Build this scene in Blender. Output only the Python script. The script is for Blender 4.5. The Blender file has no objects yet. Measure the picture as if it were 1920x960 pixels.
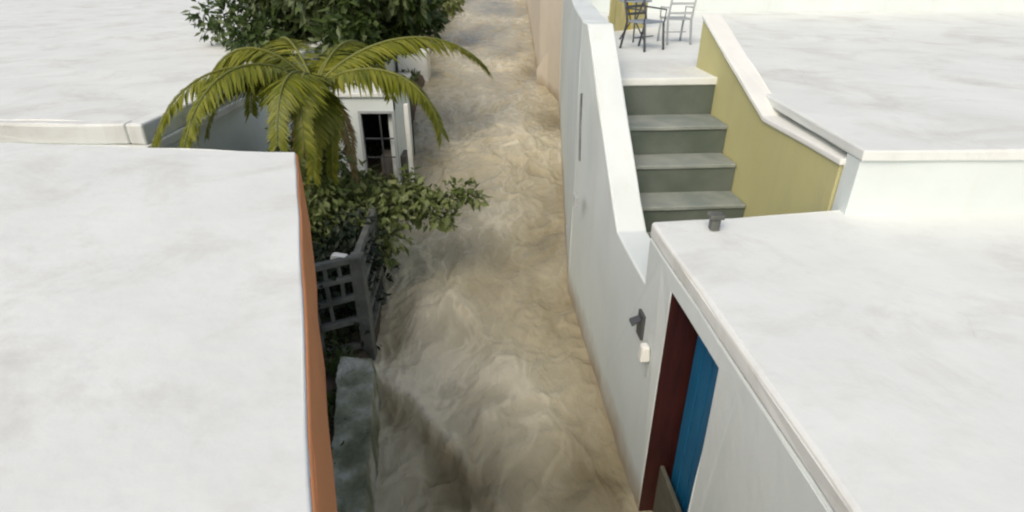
import bpy, bmesh, math, random
import numpy as np
from mathutils import Vector, Matrix, noise as mnoise

random.seed(7); RNG = np.random.default_rng(11)
SC = bpy.context.scene
COL = SC.collection
R = math.radians

# ------------------------------------------------------------------ camera
H = 4.6                    # eye height above the near flood water
FPX, CU, CV = 1073.0, 960.0, 480.0
PITCH = R(28.0)
cam_d = bpy.data.cameras.new('camera'); cam = bpy.data.objects.new('camera', cam_d)
COL.objects.link(cam); SC.camera = cam
cam.location = (0, 0, H); cam.rotation_euler = (R(90) - PITCH, 0, 0)
cam_d.sensor_width = 36.0; cam_d.lens = FPX / 1920 * 36.0
cam_d.clip_start = 0.05; cam_d.clip_end = 2000

# ------------------------------------------------------------------ sky, sun, exposure
SUN_EL, SUN_AZ = R(45), R(206)          # azimuth clockwise from +Y
w = bpy.data.worlds.new('World'); SC.world = w; w.use_nodes = True
nt = w.node_tree; nt.nodes.clear()
sky = nt.nodes.new('ShaderNodeTexSky'); sky.sky_type = 'NISHITA'; sky.sun_disc = False
sky.sun_elevation = SUN_EL; sky.sun_rotation = SUN_AZ
sky.air_density = 1.0; sky.dust_density = 6.0; sky.ozone_density = 0.6; sky.altitude = 0
bg = nt.nodes.new('ShaderNodeBackground'); bg.inputs['Strength'].default_value = 0.15
wo = nt.nodes.new('ShaderNodeOutputWorld')
nt.links.new(sky.outputs[0], bg.inputs['Color']); nt.links.new(bg.outputs[0], wo.inputs['Surface'])
sd = bpy.data.lights.new('sun', 'SUN'); sd.energy = 0.62; sd.angle = R(32); sd.color = (1.0, 0.98, 0.93)
sun = bpy.data.objects.new('sun', sd); COL.objects.link(sun)
sdir = Vector((math.sin(SUN_AZ) * math.cos(SUN_EL), math.cos(SUN_AZ) * math.cos(SUN_EL), math.sin(SUN_EL)))
sun.rotation_euler = sdir.to_track_quat('Z', 'Y').to_euler(); sun.location = sdir * 40
VS = SC.view_settings
VS.view_transform = 'Standard'; VS.look = 'None'; VS.gamma = 1; VS.use_curve_mapping = False
VS.exposure = 0.06
SC.cycles.filter_width = 2.2
SC.cycles.use_denoising = True
SC.cycles.max_bounces = 8

# ------------------------------------------------------------------ photo pixel -> direction -> place
CP, SP = math.cos(PITCH), math.sin(PITCH)
def ray(u, v):
    x, y = (u - CU) / FPX, (CV - v) / FPX
    return Vector((x, CP + SP * y, -SP + CP * y))
EYE = Vector((0, 0, H))
def onz(u, v, z):
    d = ray(u, v); return EYE + d * ((z - H) / d.z)
def onplane(u, v, p, n):
    d = ray(u, v); return EYE + d * ((p - EYE).dot(n) / d.dot(n))
Y0W, SLOPE = 9.0, 0.06
def zw(y):                                 # flood surface: level near, climbing with the street
    return SLOPE * max(0.0, y - Y0W)
def onwater(u, v):
    d = ray(u, v)
    p = EYE + d * (-H / d.z)
    if p.y > Y0W:
        t = (H + SLOPE * Y0W) / (SLOPE * d.y - d.z); p = EYE + d * t
    return p
def ondist(u, v, y):                       # on the vertical plane at distance y
    d = ray(u, v); return EYE + d * (y / d.y)

# ------------------------------------------------------------------ materials
def mat(name, c1, c2=None, scale=3.0, rough=0.8, bump=0.0, bscale=20.0, detail=6.0, c3=None, spec=0.3, stretch=(1, 1, 1), pos=(0.35, 0.65), bdist=0.02, obj_random=0.0, translucent=0.0):
    m = bpy.data.materials.new(name); m.use_nodes = True
    t = m.node_tree; b = t.nodes['Principled BSDF']; L = t.links.new
    b.inputs['Roughness'].default_value = rough
    b.inputs['Specular IOR Level'].default_value = spec
    tc = t.nodes.new('ShaderNodeTexCoord'); mp = t.nodes.new('ShaderNodeMapping'); mp.inputs['Scale'].default_value = stretch
    L(tc.outputs['Object'], mp.inputs[0])
    c2 = c2 or c1
    n = t.nodes.new('ShaderNodeTexNoise'); n.inputs['Scale'].default_value = scale; n.inputs['Detail'].default_value = detail
    L(mp.outputs[0], n.inputs['Vector'])
    r = t.nodes.new('ShaderNodeValToRGB'); r.color_ramp.elements[0].position = pos[0]; r.color_ramp.elements[1].position = pos[1]
    r.color_ramp.elements[0].color = (*c1, 1); r.color_ramp.elements[1].color = (*c2, 1)
    if c3:
        e = r.color_ramp.elements.new((pos[0] + pos[1]) / 2); e.color = (*c3, 1)
    L(n.outputs['Fac'], r.inputs[0]); L(r.outputs[0], b.inputs['Base Color'])
    if bump:
        n2 = t.nodes.new('ShaderNodeTexNoise'); n2.inputs['Scale'].default_value = bscale; n2.inputs['Detail'].default_value = 8
        L(mp.outputs[0], n2.inputs['Vector'])
        bp = t.nodes.new('ShaderNodeBump'); bp.inputs['Strength'].default_value = bump; bp.inputs['Distance'].default_value = bdist
        L(n2.outputs['Fac'], bp.inputs['Height']); L(bp.outputs[0], b.inputs['Normal'])
    m['ramp'] = r.name
    return m

def plaster(name, base, dirt, mud=None, mud_h=0.35, follow=False):
    """limewashed plaster: brush mottling, faint runs down the wall, muddy splash above the flood line"""
    m = mat(name, base, tuple(c * 0.93 for c in base), scale=1.1, rough=0.85, bump=0.18, bscale=9, bdist=0.025, spec=0.2)
    t = m.node_tree; b = t.nodes['Principled BSDF']; L = t.links.new
    ramp = t.nodes[m['ramp']]
    g = t.nodes.new('ShaderNodeNewGeometry')
    # runs
    mp = t.nodes.new('ShaderNodeMapping'); mp.inputs['Scale'].default_value = (2.2, 2.2, 0.22); L(g.outputs['Position'], mp.inputs[0])
    n = t.nodes.new('ShaderNodeTexNoise'); n.inputs['Scale'].default_value = 1.6; n.inputs['Detail'].default_value = 7; n.inputs['Roughness'].default_value = 0.65
    L(mp.outputs[0], n.inputs['Vector'])
    mr = t.nodes.new('ShaderNodeMapRange'); mr.inputs[1].default_value = 0.52; mr.inputs[2].default_value = 0.85; mr.inputs[4].default_value = 0.55
    L(n.outputs['Fac'], mr.inputs[0])
    mx = t.nodes.new('ShaderNodeMix'); mx.data_type = 'RGBA'; mx.inputs[7].default_value = (*dirt, 1)
    L(mr.outputs[0], mx.inputs[0]); L(ramp.outputs[0], mx.inputs[6])
    out = mx.outputs[2]
    if mud:
        sx = t.nodes.new('ShaderNodeSeparateXYZ'); L(g.outputs['Position'], sx.inputs[0])
        # height above the flood: z - slope*max(0,y-Y0)
        s1 = t.nodes.new('ShaderNodeMath'); s1.operation = 'SUBTRACT'; s1.inputs[1].default_value = Y0W; L(sx.outputs['Y'], s1.inputs[0])
        s2 = t.nodes.new('ShaderNodeMath'); s2.operation = 'MAXIMUM'; s2.inputs[1].default_value = 0; L(s1.outputs[0], s2.inputs[0])
        s3 = t.nodes.new('ShaderNodeMath'); s3.operation = 'MULTIPLY'; s3.inputs[1].default_value = SLOPE; L(s2.outputs[0], s3.inputs[0])
        s4 = t.nodes.new('ShaderNodeMath'); s4.operation = 'SUBTRACT'; L(sx.outputs['Z'], s4.inputs[0]); L(s3.outputs[0], s4.inputs[1])
        n3 = t.nodes.new('ShaderNodeTexNoise'); n3.inputs['Scale'].default_value = 2.4; n3.inputs['Detail'].default_value = 6
        L(g.outputs['Position'], n3.inputs['Vector'])
        s5 = t.nodes.new('ShaderNodeMath'); s5.operation = 'MULTIPLY_ADD'; s5.inputs[1].default_value = 0.5; s5.inputs[2].default_value = -0.25; L(n3.outputs['Fac'], s5.inputs[0])
        s6 = t.nodes.new('ShaderNodeMath'); s6.operation = 'ADD'; L(s4.outputs[0], s6.inputs[0]); L(s5.outputs[0], s6.inputs[1])
        m2 = t.nodes.new('ShaderNodeMapRange'); m2.inputs[1].default_value = 0.02; m2.inputs[2].default_value = mud_h; m2.inputs[3].default_value = 0.92; m2.inputs[4].default_value = 0.0
        L(s6.outputs[0], m2.inputs[0])
        mx2 = t.nodes.new('ShaderNodeMix'); mx2.data_type = 'RGBA'; mx2.inputs[7].default_value = (*mud, 1)
        L(m2.outputs[0], mx2.inputs[0]); L(out, mx2.inputs[6]); out = mx2.outputs[2]
    L(out, b.inputs['Base Color'])
    return m

def leafmat(name, cols, rough=0.5, trans=0.25):
    """leaf: colour varies from leaf to leaf through a random attribute"""
    m = bpy.data.materials.new(name); m.use_nodes = True
    t = m.node_tree; b = t.nodes['Principled BSDF']; L = t.links.new
    a = t.nodes.new('ShaderNodeAttribute'); a.attribute_name = 'tone'
    r = t.nodes.new('ShaderNodeValToRGB'); els = r.color_ramp.elements
    els[0].color = (*cols[0], 1); els[1].color = (*cols[-1], 1)
    for i, c in enumerate(cols[1:-1]):
        e = els.new((i + 1) / (len(cols) - 1)); e.color = (*c, 1)
    L(a.outputs['Fac'], r.inputs[0]); L(r.outputs[0], b.inputs['Base Color'])
    b.inputs['Roughness'].default_value = rough; b.inputs['Specular IOR Level'].default_value = 0.35
    tr = t.nodes.new('ShaderNodeBsdfTranslucent'); L(r.outputs[0], tr.inputs[0])
    mx = t.nodes.new('ShaderNodeMixShader'); mx.inputs[0].default_value = trans
    o = t.nodes['Material Output']
    L(b.outputs[0], mx.inputs[1]); L(tr.outputs[0], mx.inputs[2]); L(mx.outputs[0], o.inputs['Surface'])
    return m

M = {}
WHITE = (0.69, 0.76, 0.745)
M['white'] = plaster('limewash', WHITE, (0.60, 0.61, 0.56), mud=(0.40, 0.335, 0.235), mud_h=0.42)
M['roofwhite'] = plaster('roof_limewash', (0.74, 0.78, 0.75), (0.60, 0.62, 0.58))
def weathered(m):
    t = m.node_tree; b = t.nodes['Principled BSDF']; L = t.links.new
    src = b.inputs['Base Color'].links[0].from_socket
    g = t.nodes.new('ShaderNodeNewGeometry')
    n = t.nodes.new('ShaderNodeTexNoise'); n.inputs['Scale'].default_value = 0.9; n.inputs['Detail'].default_value = 9; n.inputs['Roughness'].default_value = 0.7; n.inputs['Distortion'].default_value = 0.6
    L(g.outputs['Position'], n.inputs['Vector'])
    mr = t.nodes.new('ShaderNodeMapRange'); mr.inputs[1].default_value = 0.50; mr.inputs[2].default_value = 0.72; mr.inputs[4].default_value = 0.65
    L(n.outputs['Fac'], mr.inputs[0])
    mx = t.nodes.new('ShaderNodeMix'); mx.data_type = 'RGBA'; mx.inputs[7].default_value = (0.50, 0.50, 0.455, 1)
    L(mr.outputs[0], mx.inputs[0]); L(src, mx.inputs[6])
    wn_ = t.nodes.new('ShaderNodeTexNoise'); wn_.inputs['Scale'].default_value = 1.5; wn_.inputs['Detail'].default_value = 6; L(g.outputs['Position'], wn_.inputs['Vector'])
    ma = t.nodes.new('ShaderNodeMix'); ma.data_type = 'RGBA'; ma.inputs[0].default_value = 0.35; L(g.outputs['Position'], ma.inputs[6]); L(wn_.outputs['Color'], ma.inputs[7])
    vo = t.nodes.new('ShaderNodeTexVoronoi'); vo.feature = 'DISTANCE_TO_EDGE'; vo.inputs['Scale'].default_value = 0.85; L(ma.outputs[2], vo.inputs['Vector'])
    mc = t.nodes.new('ShaderNodeMapRange'); mc.inputs[1].default_value = 0.001; mc.inputs[2].default_value = 0.006; mc.inputs[3].default_value = 0.45; mc.inputs[4].default_value = 0.0
    L(vo.outputs['Distance'], mc.inputs[0])
    mk = t.nodes.new('ShaderNodeMath'); mk.operation = 'MULTIPLY'; L(mc.outputs[0], mk.inputs[0]); L(mr.outputs[0], mk.inputs[1])
    m2 = t.nodes.new('ShaderNodeMix'); m2.data_type = 'RGBA'; m2.inputs[7].default_value = (0.28, 0.28, 0.25, 1)
    L(mk.outputs[0], m2.inputs[0]); L(mx.outputs[2], m2.inputs[6]); L(m2.outputs[2], b.inputs['Base Color'])
weathered(M['roofwhite'])
M['beige'] = plaster('beige_render', (0.66, 0.60, 0.485), (0.50, 0.43, 0.31), mud=(0.36, 0.29, 0.19))
M['terra'] = plaster('terracotta_paint', (0.76, 0.32, 0.135), (0.50, 0.25, 0.14))
M['yellow'] = plaster('ochre_wash', (0.52, 0.50, 0.25), (0.40, 0.38, 0.24))
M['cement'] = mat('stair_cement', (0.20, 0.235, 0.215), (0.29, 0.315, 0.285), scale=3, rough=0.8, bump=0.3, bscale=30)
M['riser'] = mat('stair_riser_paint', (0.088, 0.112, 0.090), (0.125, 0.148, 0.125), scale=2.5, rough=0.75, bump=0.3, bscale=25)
M['redwood'] = mat('red_brown_paint', (0.034, 0.010, 0.009), (0.055, 0.015, 0.012), scale=4, rough=0.45, stretch=(3, 3, 0.5), bump=0.2)
M['blue'] = mat('blue_door_paint', (0.012, 0.13, 0.27), (0.018, 0.16, 0.32), scale=3, rough=0.4, stretch=(3, 3, 0.5), bump=0.2)
M['dark'] = mat('dark_metal', (0.05, 0.055, 0.06), (0.08, 0.085, 0.09), rough=0.5, spec=0.5)
M['palemetal'] = mat('pale_metal', (0.34, 0.37, 0.38), (0.42, 0.45, 0.46), rough=0.45, spec=0.5)
M['bluegrey'] = mat('blue_grey_seat', (0.22, 0.26, 0.30), (0.28, 0.32, 0.36), rough=0.7)
M['barrier'] = mat('barrier_board', (0.10, 0.10, 0.075), (0.15, 0.145, 0.11), rough=0.8, bump=0.3)
M['moss'] = mat('mossy_concrete', (0.16, 0.17, 0.11), (0.50, 0.505, 0.43), scale=3.2, rough=0.9, bump=1.0, bscale=11, bdist=0.06, c3=(0.28, 0.295, 0.21))
M['grey'] = mat('grey_concrete', (0.085, 0.095, 0.085), (0.17, 0.18, 0.165), scale=4, rough=0.85, bump=0.6, bscale=22)
M['earth'] = mat('garden_earth', (0.055, 0.045, 0.03), (0.11, 0.09, 0.06), scale=1.5, rough=0.95, bump=0.6, bscale=8)
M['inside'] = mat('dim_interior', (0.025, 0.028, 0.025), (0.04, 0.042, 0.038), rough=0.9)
M['woodbrown'] = mat('brown_wood', (0.10, 0.06, 0.045), (0.14, 0.09, 0.065), rough=0.7)
M['bark'] = mat('bark', (0.06, 0.05, 0.035), (0.13, 0.11, 0.08), scale=6, rough=0.95, bump=0.8, bscale=18, stretch=(1, 1, 0.3))
M['palm_trunk'] = mat('palm_trunk', (0.07, 0.055, 0.035), (0.15, 0.12, 0.08), scale=5, rough=0.95, bump=0.9, bscale=12, stretch=(1, 1, 3))
M['frond'] = leafmat('palm_leaflet', [(0.10, 0.125, 0.010), (0.21, 0.235, 0.022), (0.33, 0.33, 0.05)], 0.42, 0.35)
M['dryfrond'] = leafmat('dry_leaflet', [(0.16, 0.11, 0.05), (0.25, 0.18, 0.09), (0.33, 0.26, 0.14)], 0.7, 0.2)
M['rachis'] = mat('frond_rib', (0.12, 0.14, 0.03), (0.17, 0.18, 0.04), rough=0.5)
M['darkleaf'] = leafmat('dark_leaf', [(0.025, 0.05, 0.010), (0.075, 0.115, 0.030), (0.18, 0.22, 0.12)], 0.4, 0.25)
M['midleaf'] = leafmat('mid_leaf', [(0.08, 0.12, 0.03), (0.19, 0.24, 0.08), (0.36, 0.40, 0.20)], 0.45, 0.4)
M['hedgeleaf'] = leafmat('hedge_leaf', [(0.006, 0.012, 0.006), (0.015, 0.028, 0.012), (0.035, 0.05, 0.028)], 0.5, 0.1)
M['whitepaint'] = mat('white_paint', (0.78, 0.80, 0.76), (0.72, 0.74, 0.70), rough=0.6)
M['glass'] = mat('lamp_glass', (0.75, 0.78, 0.76), rough=0.15, spec=0.6)

# ------------------------------------------------------------------ object helpers
def link(name, me, m=None, parent=None):
    o = bpy.data.objects.new(name, me); COL.objects.link(o)
    if m is not None: me.materials.append(M[m] if isinstance(m, str) else m)
    if parent is not None: o.parent = parent
    return o
def obj(name, bm, m, parent=None, smooth=False):
    me = bpy.data.meshes.new(name); bmesh.ops.recalc_face_normals(bm, faces=bm.faces[:]); bm.to_mesh(me); bm.free()
    if smooth:
        for p in me.polygons: p.use_smooth = True
    return link(name, me, m, parent)
def tag(o, label, cat=None, group=None, kind=None):
    if label: o['label'] = label
    if cat: o['category'] = cat
    if group: o['group'] = group
    if kind: o['kind'] = kind
    return o
def thing(name, label, cat, loc=(0, 0, 0), group=None):
    o = bpy.data.objects.new(name, None); COL.objects.link(o); o.location = loc; o.empty_display_size = 0.2
    return tag(o, label, cat, group)
def bevel(o, wd=0.015, seg=2):
    b = o.modifiers.new('edge', 'BEVEL'); b.width = wd; b.segments = seg; b.limit_method = 'ANGLE'; b.angle_limit = R(35); return o
def prism(bm, pts, off):
    """extrude the polygon pts (3D) by the vector off"""
    off = Vector(off)
    a = [bm.verts.new(Vector(p)) for p in pts]; b = [bm.verts.new(Vector(p) + off) for p in pts]
    bm.faces.new(a); bm.faces.new(b[::-1])
    n = len(pts)
    for i in range(n):
        bm.faces.new((a[i], b[i], b[(i + 1) % n], a[(i + 1) % n]))
    return bm
def box(bm, c, half, rz=0.0, taper=1.0):
    c = Vector(c); cr, sr = math.cos(rz), math.sin(rz); vs = []
    for z in (-1, 1):
        k = taper if z > 0 else 1
        for x, y in ((-1, -1), (1, -1), (1, 1), (-1, 1)):
            dx, dy = x * half[0] * k, y * half[1] * k
            vs.append(bm.verts.new(c + Vector((dx * cr - dy * sr, dx * sr + dy * cr, z * half[2]))))
    for f in ((0, 3, 2, 1), (4, 5, 6, 7), (0, 1, 5, 4), (1, 2, 6, 5), (2, 3, 7, 6), (3, 0, 4, 7)):
        bm.faces.new([vs[i] for i in f])
    return bm
def beam(bm, a, b, wdt, hgt, up=Vector((0, 0, 1))):
    a, b = Vector(a), Vector(b); d = (b - a).normalized(); s = d.cross(up)
    if s.length < 1e-4: s = d.cross(Vector((0, 1, 0)))
    s.normalize(); u = s.cross(d)
    prism(bm, [a + s * wdt + u * hgt, a - s * wdt + u * hgt, a - s * wdt - u * hgt, a + s * wdt - u * hgt], b - a)
    return bm
def tube(bm, pts, rad, n=8):
    """tapered tube along pts; rad is a number or a list"""
    pts = [Vector(p) for p in pts]; k = len(pts); rs = rad if isinstance(rad, (list, tuple)) else [rad] * k
    rings = []; ref = Vector((0.3, 0.5, 0.8)).normalized()
    for i, p in enumerate(pts):
        d = (pts[min(i + 1, k - 1)] - pts[max(i - 1, 0)]).normalized()
        s = d.cross(ref)
        if s.length < 0.05: s = d.cross(Vector((1, 0, 0)))
        s.normalize(); u = s.cross(d)
        rings.append([bm.verts.new(p + (s * math.cos(a) + u * math.sin(a)) * rs[i]) for a in [2 * math.pi * j / n for j in range(n)]])
    for i in range(k - 1):
        for j in range(n):
            bm.faces.new((rings[i][j], rings[i][(j + 1) % n], rings[i + 1][(j + 1) % n], rings[i + 1][j]))
    bm.faces.new(rings[0][::-1]); bm.faces.new(rings[-1])
    return bm
def B(): return bmesh.new()
def wobble(bm, amp=0.008, step=0.35):
    """hand-trowelled edges: cut the long edges and let them wander a little"""
    for e in [e for e in bm.edges if e.calc_length() > step * 1.5]:
        bmesh.ops.subdivide_edges(bm, edges=[e], cuts=min(60, int(e.calc_length() / step)))
    for v in bm.verts:
        c = v.co; v.co = c + Vector((mnoise.noise(c * 1.7), mnoise.noise(c * 1.7 + Vector((7, 0, 0))), mnoise.noise(c * 1.7 + Vector((0, 9, 0))))) * amp
    return bm

def vnoise(x, y, seed=0):
    xi, yi = np.floor(x), np.floor(y); fx, fy = x - xi, y - yi
    fx = fx * fx * fx * (fx * (fx * 6 - 15) + 10); fy = fy * fy * fy * (fy * (fy * 6 - 15) + 10)
    def h(a, b):
        a = a.astype(np.int64); b = b.astype(np.int64)
        n = (a * 374761393 + b * 668265263 + seed * 974634777) & 0xffffffff
        n = ((n ^ (n >> 13)) * 1274126177) & 0xffffffff
        n = n ^ (n >> 16)
        return (n & 0xffff) / 65535.0
    return (h(xi, yi) * (1 - fx) + h(xi + 1, yi) * fx) * (1 - fy) + (h(xi, yi + 1) * (1 - fx) + h(xi + 1, yi + 1) * fx) * fy
def fbm(x, y, oct=4, seed=0, gain=0.5):
    s = 0; a = 1; t = 0
    for i in range(oct):
        s = s + a * vnoise(x * 2 ** i + 17.3 * i, y * 2 ** i + 9.1 * i, seed + i); t += a; a *= gain
    return s / t

def leaf_mesh(name, P, D, N, ln, wd, tone, fold=0.25):
    """one folded diamond leaf (4 triangles) per row"""
    n = len(P); S = np.cross(D, N); S /= np.linalg.norm(S, axis=1, keepdims=True) + 1e-9
    N2 = np.cross(S, D)
    ln = np.asarray(ln).reshape(-1, 1); wd = np.asarray(wd).reshape(-1, 1)
    mid = P + D * ln * 0.5 - N2 * wd * fold
    tip = P + D * ln - N2 * ln * 0.12
    l = P + D * ln * 0.45 + S * wd * 0.5; r = P + D * ln * 0.45 - S * wd * 0.5
    V = np.stack([P, l, tip, r, mid], 1).reshape(-1, 3)
    base = (np.arange(n) * 5)[:, None]
    F = np.concatenate([base + np.array([[0, 4, 1]]), base + np.array([[1, 4, 2]]), base + np.array([[2, 4, 3]]), base + np.array([[3, 4, 0]])], 1).reshape(-1, 3)
    me = bpy.data.meshes.new(name)
    me.vertices.add(len(V)); me.vertices.foreach_set('co', V.astype(np.float32).ravel())
    me.loops.add(F.size); me.loops.foreach_set('vertex_index', F.astype(np.int32).ravel())
    me.polygons.add(len(F)); me.polygons.foreach_set('loop_start', np.arange(0, F.size, 3, dtype=np.int32))
    me.update(calc_edges=True)
    a = me.attributes.new('tone', 'FLOAT', 'POINT'); a.data.foreach_set('value', np.repeat(np.clip(tone, 0, 1), 5).astype(np.float32))
    return me
def unit(a): return a / (np.linalg.norm(a, axis=1, keepdims=True) + 1e-9)

def grow(base, tips, r0, parent, m='bark', n_sub=2):
    """tapered trunk that splits into limbs reaching towards the clump centres"""
    bm = B(); base = Vector(base)
    ctr = sum((Vector(t) for t in tips), Vector()) / len(tips)
    fork = base.lerp(ctr, 0.5); fork.x = base.x * 0.6 + fork.x * 0.4; fork.y = base.y * 0.6 + fork.y * 0.4
    tube(bm, [base, base.lerp(fork, 0.5) + Vector((0.03, -0.03, 0)), fork], [r0, r0 * 0.85, r0 * 0.7])
    for t in tips:
        t = Vector(t); mid = fork.lerp(t, 0.5) + Vector((0, 0, 0.12 * (t - fork).length))
        tube(bm, [fork, mid, t], [r0 * 0.45, r0 * 0.28, r0 * 0.08], 6)
    return obj('trunk', bm, m, parent, smooth=True)
def crown(clumps, per, lsize, m, parent, droop=0.3, name='crown', seed=1):
    """leaves spread through a set of uneven clumps: (centre, radii)"""
    rg = np.random.default_rng(seed); Ps, Ds, Ns, Ts = [], [], [], []
    for c, rad in clumps:
        k = int(per * (rad[0] * rad[1] * rad[2]) ** (2 / 3) / 0.25)
        d = unit(rg.normal(size=(k, 3))); rr = rg.random((k, 1)) ** 0.45
        p = np.array(c) + d * rr * np.array(rad)
        n3 = np.array([mnoise.noise(Vector(q) * 2.3) for q in p])
        keep = n3 > -0.18 + rg.normal(size=k) * 0.08 - 0.25 * (1 - rr[:, 0])
        p, d, n3 = p[keep], d[keep], n3[keep]
        dd = unit(d * 0.7 + rg.normal(size=p.shape) * 0.6 + np.array([0, 0, -droop]))
        nn = unit(np.array([0, 0, 0.8]) + d * 0.5 + rg.normal(size=p.shape) * 0.45)
        Ps.append(p); Ds.append(dd); Ns.append(nn)
        Ts.append(0.45 + rg.normal(size=len(p)) * 0.24 + rg.normal() * 0.10)
    P, D, N, T = (np.concatenate(a) for a in (Ps, Ds, Ns, Ts))
    ln = lsize * (0.45 + 1.0 * rg.random(len(P)))
    me = leaf_mesh(name, P, D, N, ln, ln * 0.48, T)
    return link(name, me, m, parent)

# ------------------------------------------------------------------ street edges read from the flood line
LEFT_PX = [(688, 960), (697, 760), (703, 690), (719, 630), (726, 480), (756, 360), (772, 250), (800, 150), (812, 60), (820, 0)]
W0 = onz(1195, 960, 0); W1 = onz(1065, 545, 0)
W2 = onwater(1048, 192)
BC = onwater(1010, 152); BF = onwater(986, 0)
LP = [onwater(*p) for p in LEFT_PX]
RP = [W0, W1, W2, BC, BF]
def edge(pl, y):
    pl = sorted(pl, key=lambda p: p.y)
    return np.interp(y, [p.y for p in pl], [p.x for p in pl])
wd = (W1 - W0).normalized(); wn = Vector((wd.y, -wd.x, 0))        # along the near wall, and into the house
def onwall(u, v, off=0.0): return onplane(u, v, W0 + wn * off, wn)
def wp(s, z, off=0.0): return W0 + wd * s + wn * off + Vector((0, 0, z))
def sz(p): return (p - W0).dot(wd), p.z
print('W0', W0, 'W1', W1, 'W2', W2, 'BC', BC, 'BF', BF)
print('LP', [tuple(round(c, 2) for c in p) for p in LP])

# ------------------------------------------------------------------ ground
def build_ground():
    ys = np.unique(np.concatenate([np.linspace(-30, 0, 8), np.linspace(0, 30, 121), np.linspace(30, 90, 61), np.linspace(90, 400, 12)]))
    V = []; nx = 0
    for y in ys:
        l = edge(LP, y); r = edge(RP, y)
        z = zw(min(y, 120))
        row = [(l - d, z + h) for d, h in ((400, 4), (60, 1.0), (20, 0.5), (8, 0.38), (4, 0.34), (2, 0.30), (1, 0.28), (0.45, 0.26), (0.12, 0.18), (0.0, -0.1), (-0.15, -0.5))]
        row += [(l + (r - l) * f, z - 0.6) for f in (0.3, 0.5, 0.7)]
        row += [(r + d, z + h) for d, h in ((-0.1, -0.6), (0.1, -0.6), (0.5, -0.1), (2, 0.1), (8, 0.3), (30, 0.8), (400, 4))]
        nx = len(row)
        for i, (x, zz) in enumerate(row):
            n = mnoise.noise(Vector((x * 0.7, y * 0.7, 0))) * 0.06 if i < 9 else 0
            V.append((x, y, zz + n))
    F = [(i * nx + j, i * nx + j + 1, (i + 1) * nx + j + 1, (i + 1) * nx + j) for i in range(len(ys) - 1) for j in range(nx - 1)]
    me = bpy.data.meshes.new('ground'); me.from_pydata(V, [], F); me.update()
    for p in me.polygons: p.use_smooth = True
    tag(link('ground', me, 'earth'), 'dark garden earth on the bank beside the flooded lane', None, None, 'structure')
build_ground()

# ------------------------------------------------------------------ flood water
def water_material():
    m = bpy.data.materials.new('muddy_flood_water'); m.use_nodes = True
    t = m.node_tree; b = t.nodes['Principled BSDF']; L = t.links.new
    a = t.nodes.new('ShaderNodeAttribute'); a.attribute_name = 'foam'
    tc = t.nodes.new('ShaderNodeTexCoord')
    mp = t.nodes.new('ShaderNodeMapping'); mp.inputs['Scale'].default_value = (1.0, 0.55, 1.0); L(tc.outputs['Object'], mp.inputs[0])
    n = t.nodes.new('ShaderNodeTexNoise'); n.inputs['Scale'].default_value = 3.2; n.inputs['Detail'].default_value = 9; n.inputs['Roughness'].default_value = 0.6; n.inputs['Distortion'].default_value = 1.2
    L(mp.outputs[0], n.inputs['Vector'])
    ad = t.nodes.new('ShaderNodeMath'); ad.operation = 'MULTIPLY_ADD'; ad.inputs[1].default_value = 0.34; ad.inputs[2].default_value = -0.17; L(n.outputs['Fac'], ad.inputs[0])
    sm = t.nodes.new('ShaderNodeMath'); sm.operation = 'ADD'; L(a.outputs['Fac'], sm.inputs[0]); L(ad.outputs[0], sm.inputs[1])
    r = t.nodes.new('ShaderNodeValToRGB'); e = r.color_ramp.elements
    e[0].position = 0.0; e[0].color = (0.20, 0.168, 0.096, 1)
    e[1].position = 1.0; e[1].color = (0.70, 0.65, 0.49, 1)
    for p, c in ((0.3, (0.31, 0.275, 0.175)), (0.55, (0.43, 0.388, 0.265)), (0.8, (0.52, 0.48, 0.345))):
        k = e.new(p); k.color = (*c, 1)
    L(sm.outputs[0], r.inputs[0]); L(r.outputs[0], b.inputs['Base Color'])
    rr = t.nodes.new('ShaderNodeMapRange'); rr.inputs[1].default_value = 0.2; rr.inputs[2].default_value = 0.8; rr.inputs[3].default_value = 0.06; rr.inputs[4].default_value = 0.30
    L(sm.outputs[0], rr.inputs[0]); L(rr.outputs[0], b.inputs['Roughness'])
    b.inputs['IOR'].default_value = 1.33; b.inputs['Specular IOR Level'].default_value = 0.5
    n2 = t.nodes.new('ShaderNodeTexNoise'); n2.inputs['Scale'].default_value = 9; n2.inputs['Detail'].default_value = 6; n2.inputs['Distortion'].default_value = 0.8
    L(mp.outputs[0], n2.inputs['Vector'])
    bp = t.nodes.new('ShaderNodeBump'); bp.inputs['Strength'].default_value = 0.5; bp.inputs['Distance'].default_value = 0.06
    L(n2.outputs['Fac'], bp.inputs['Height']); L(bp.outputs[0], b.inputs['Normal'])
    return m
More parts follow.
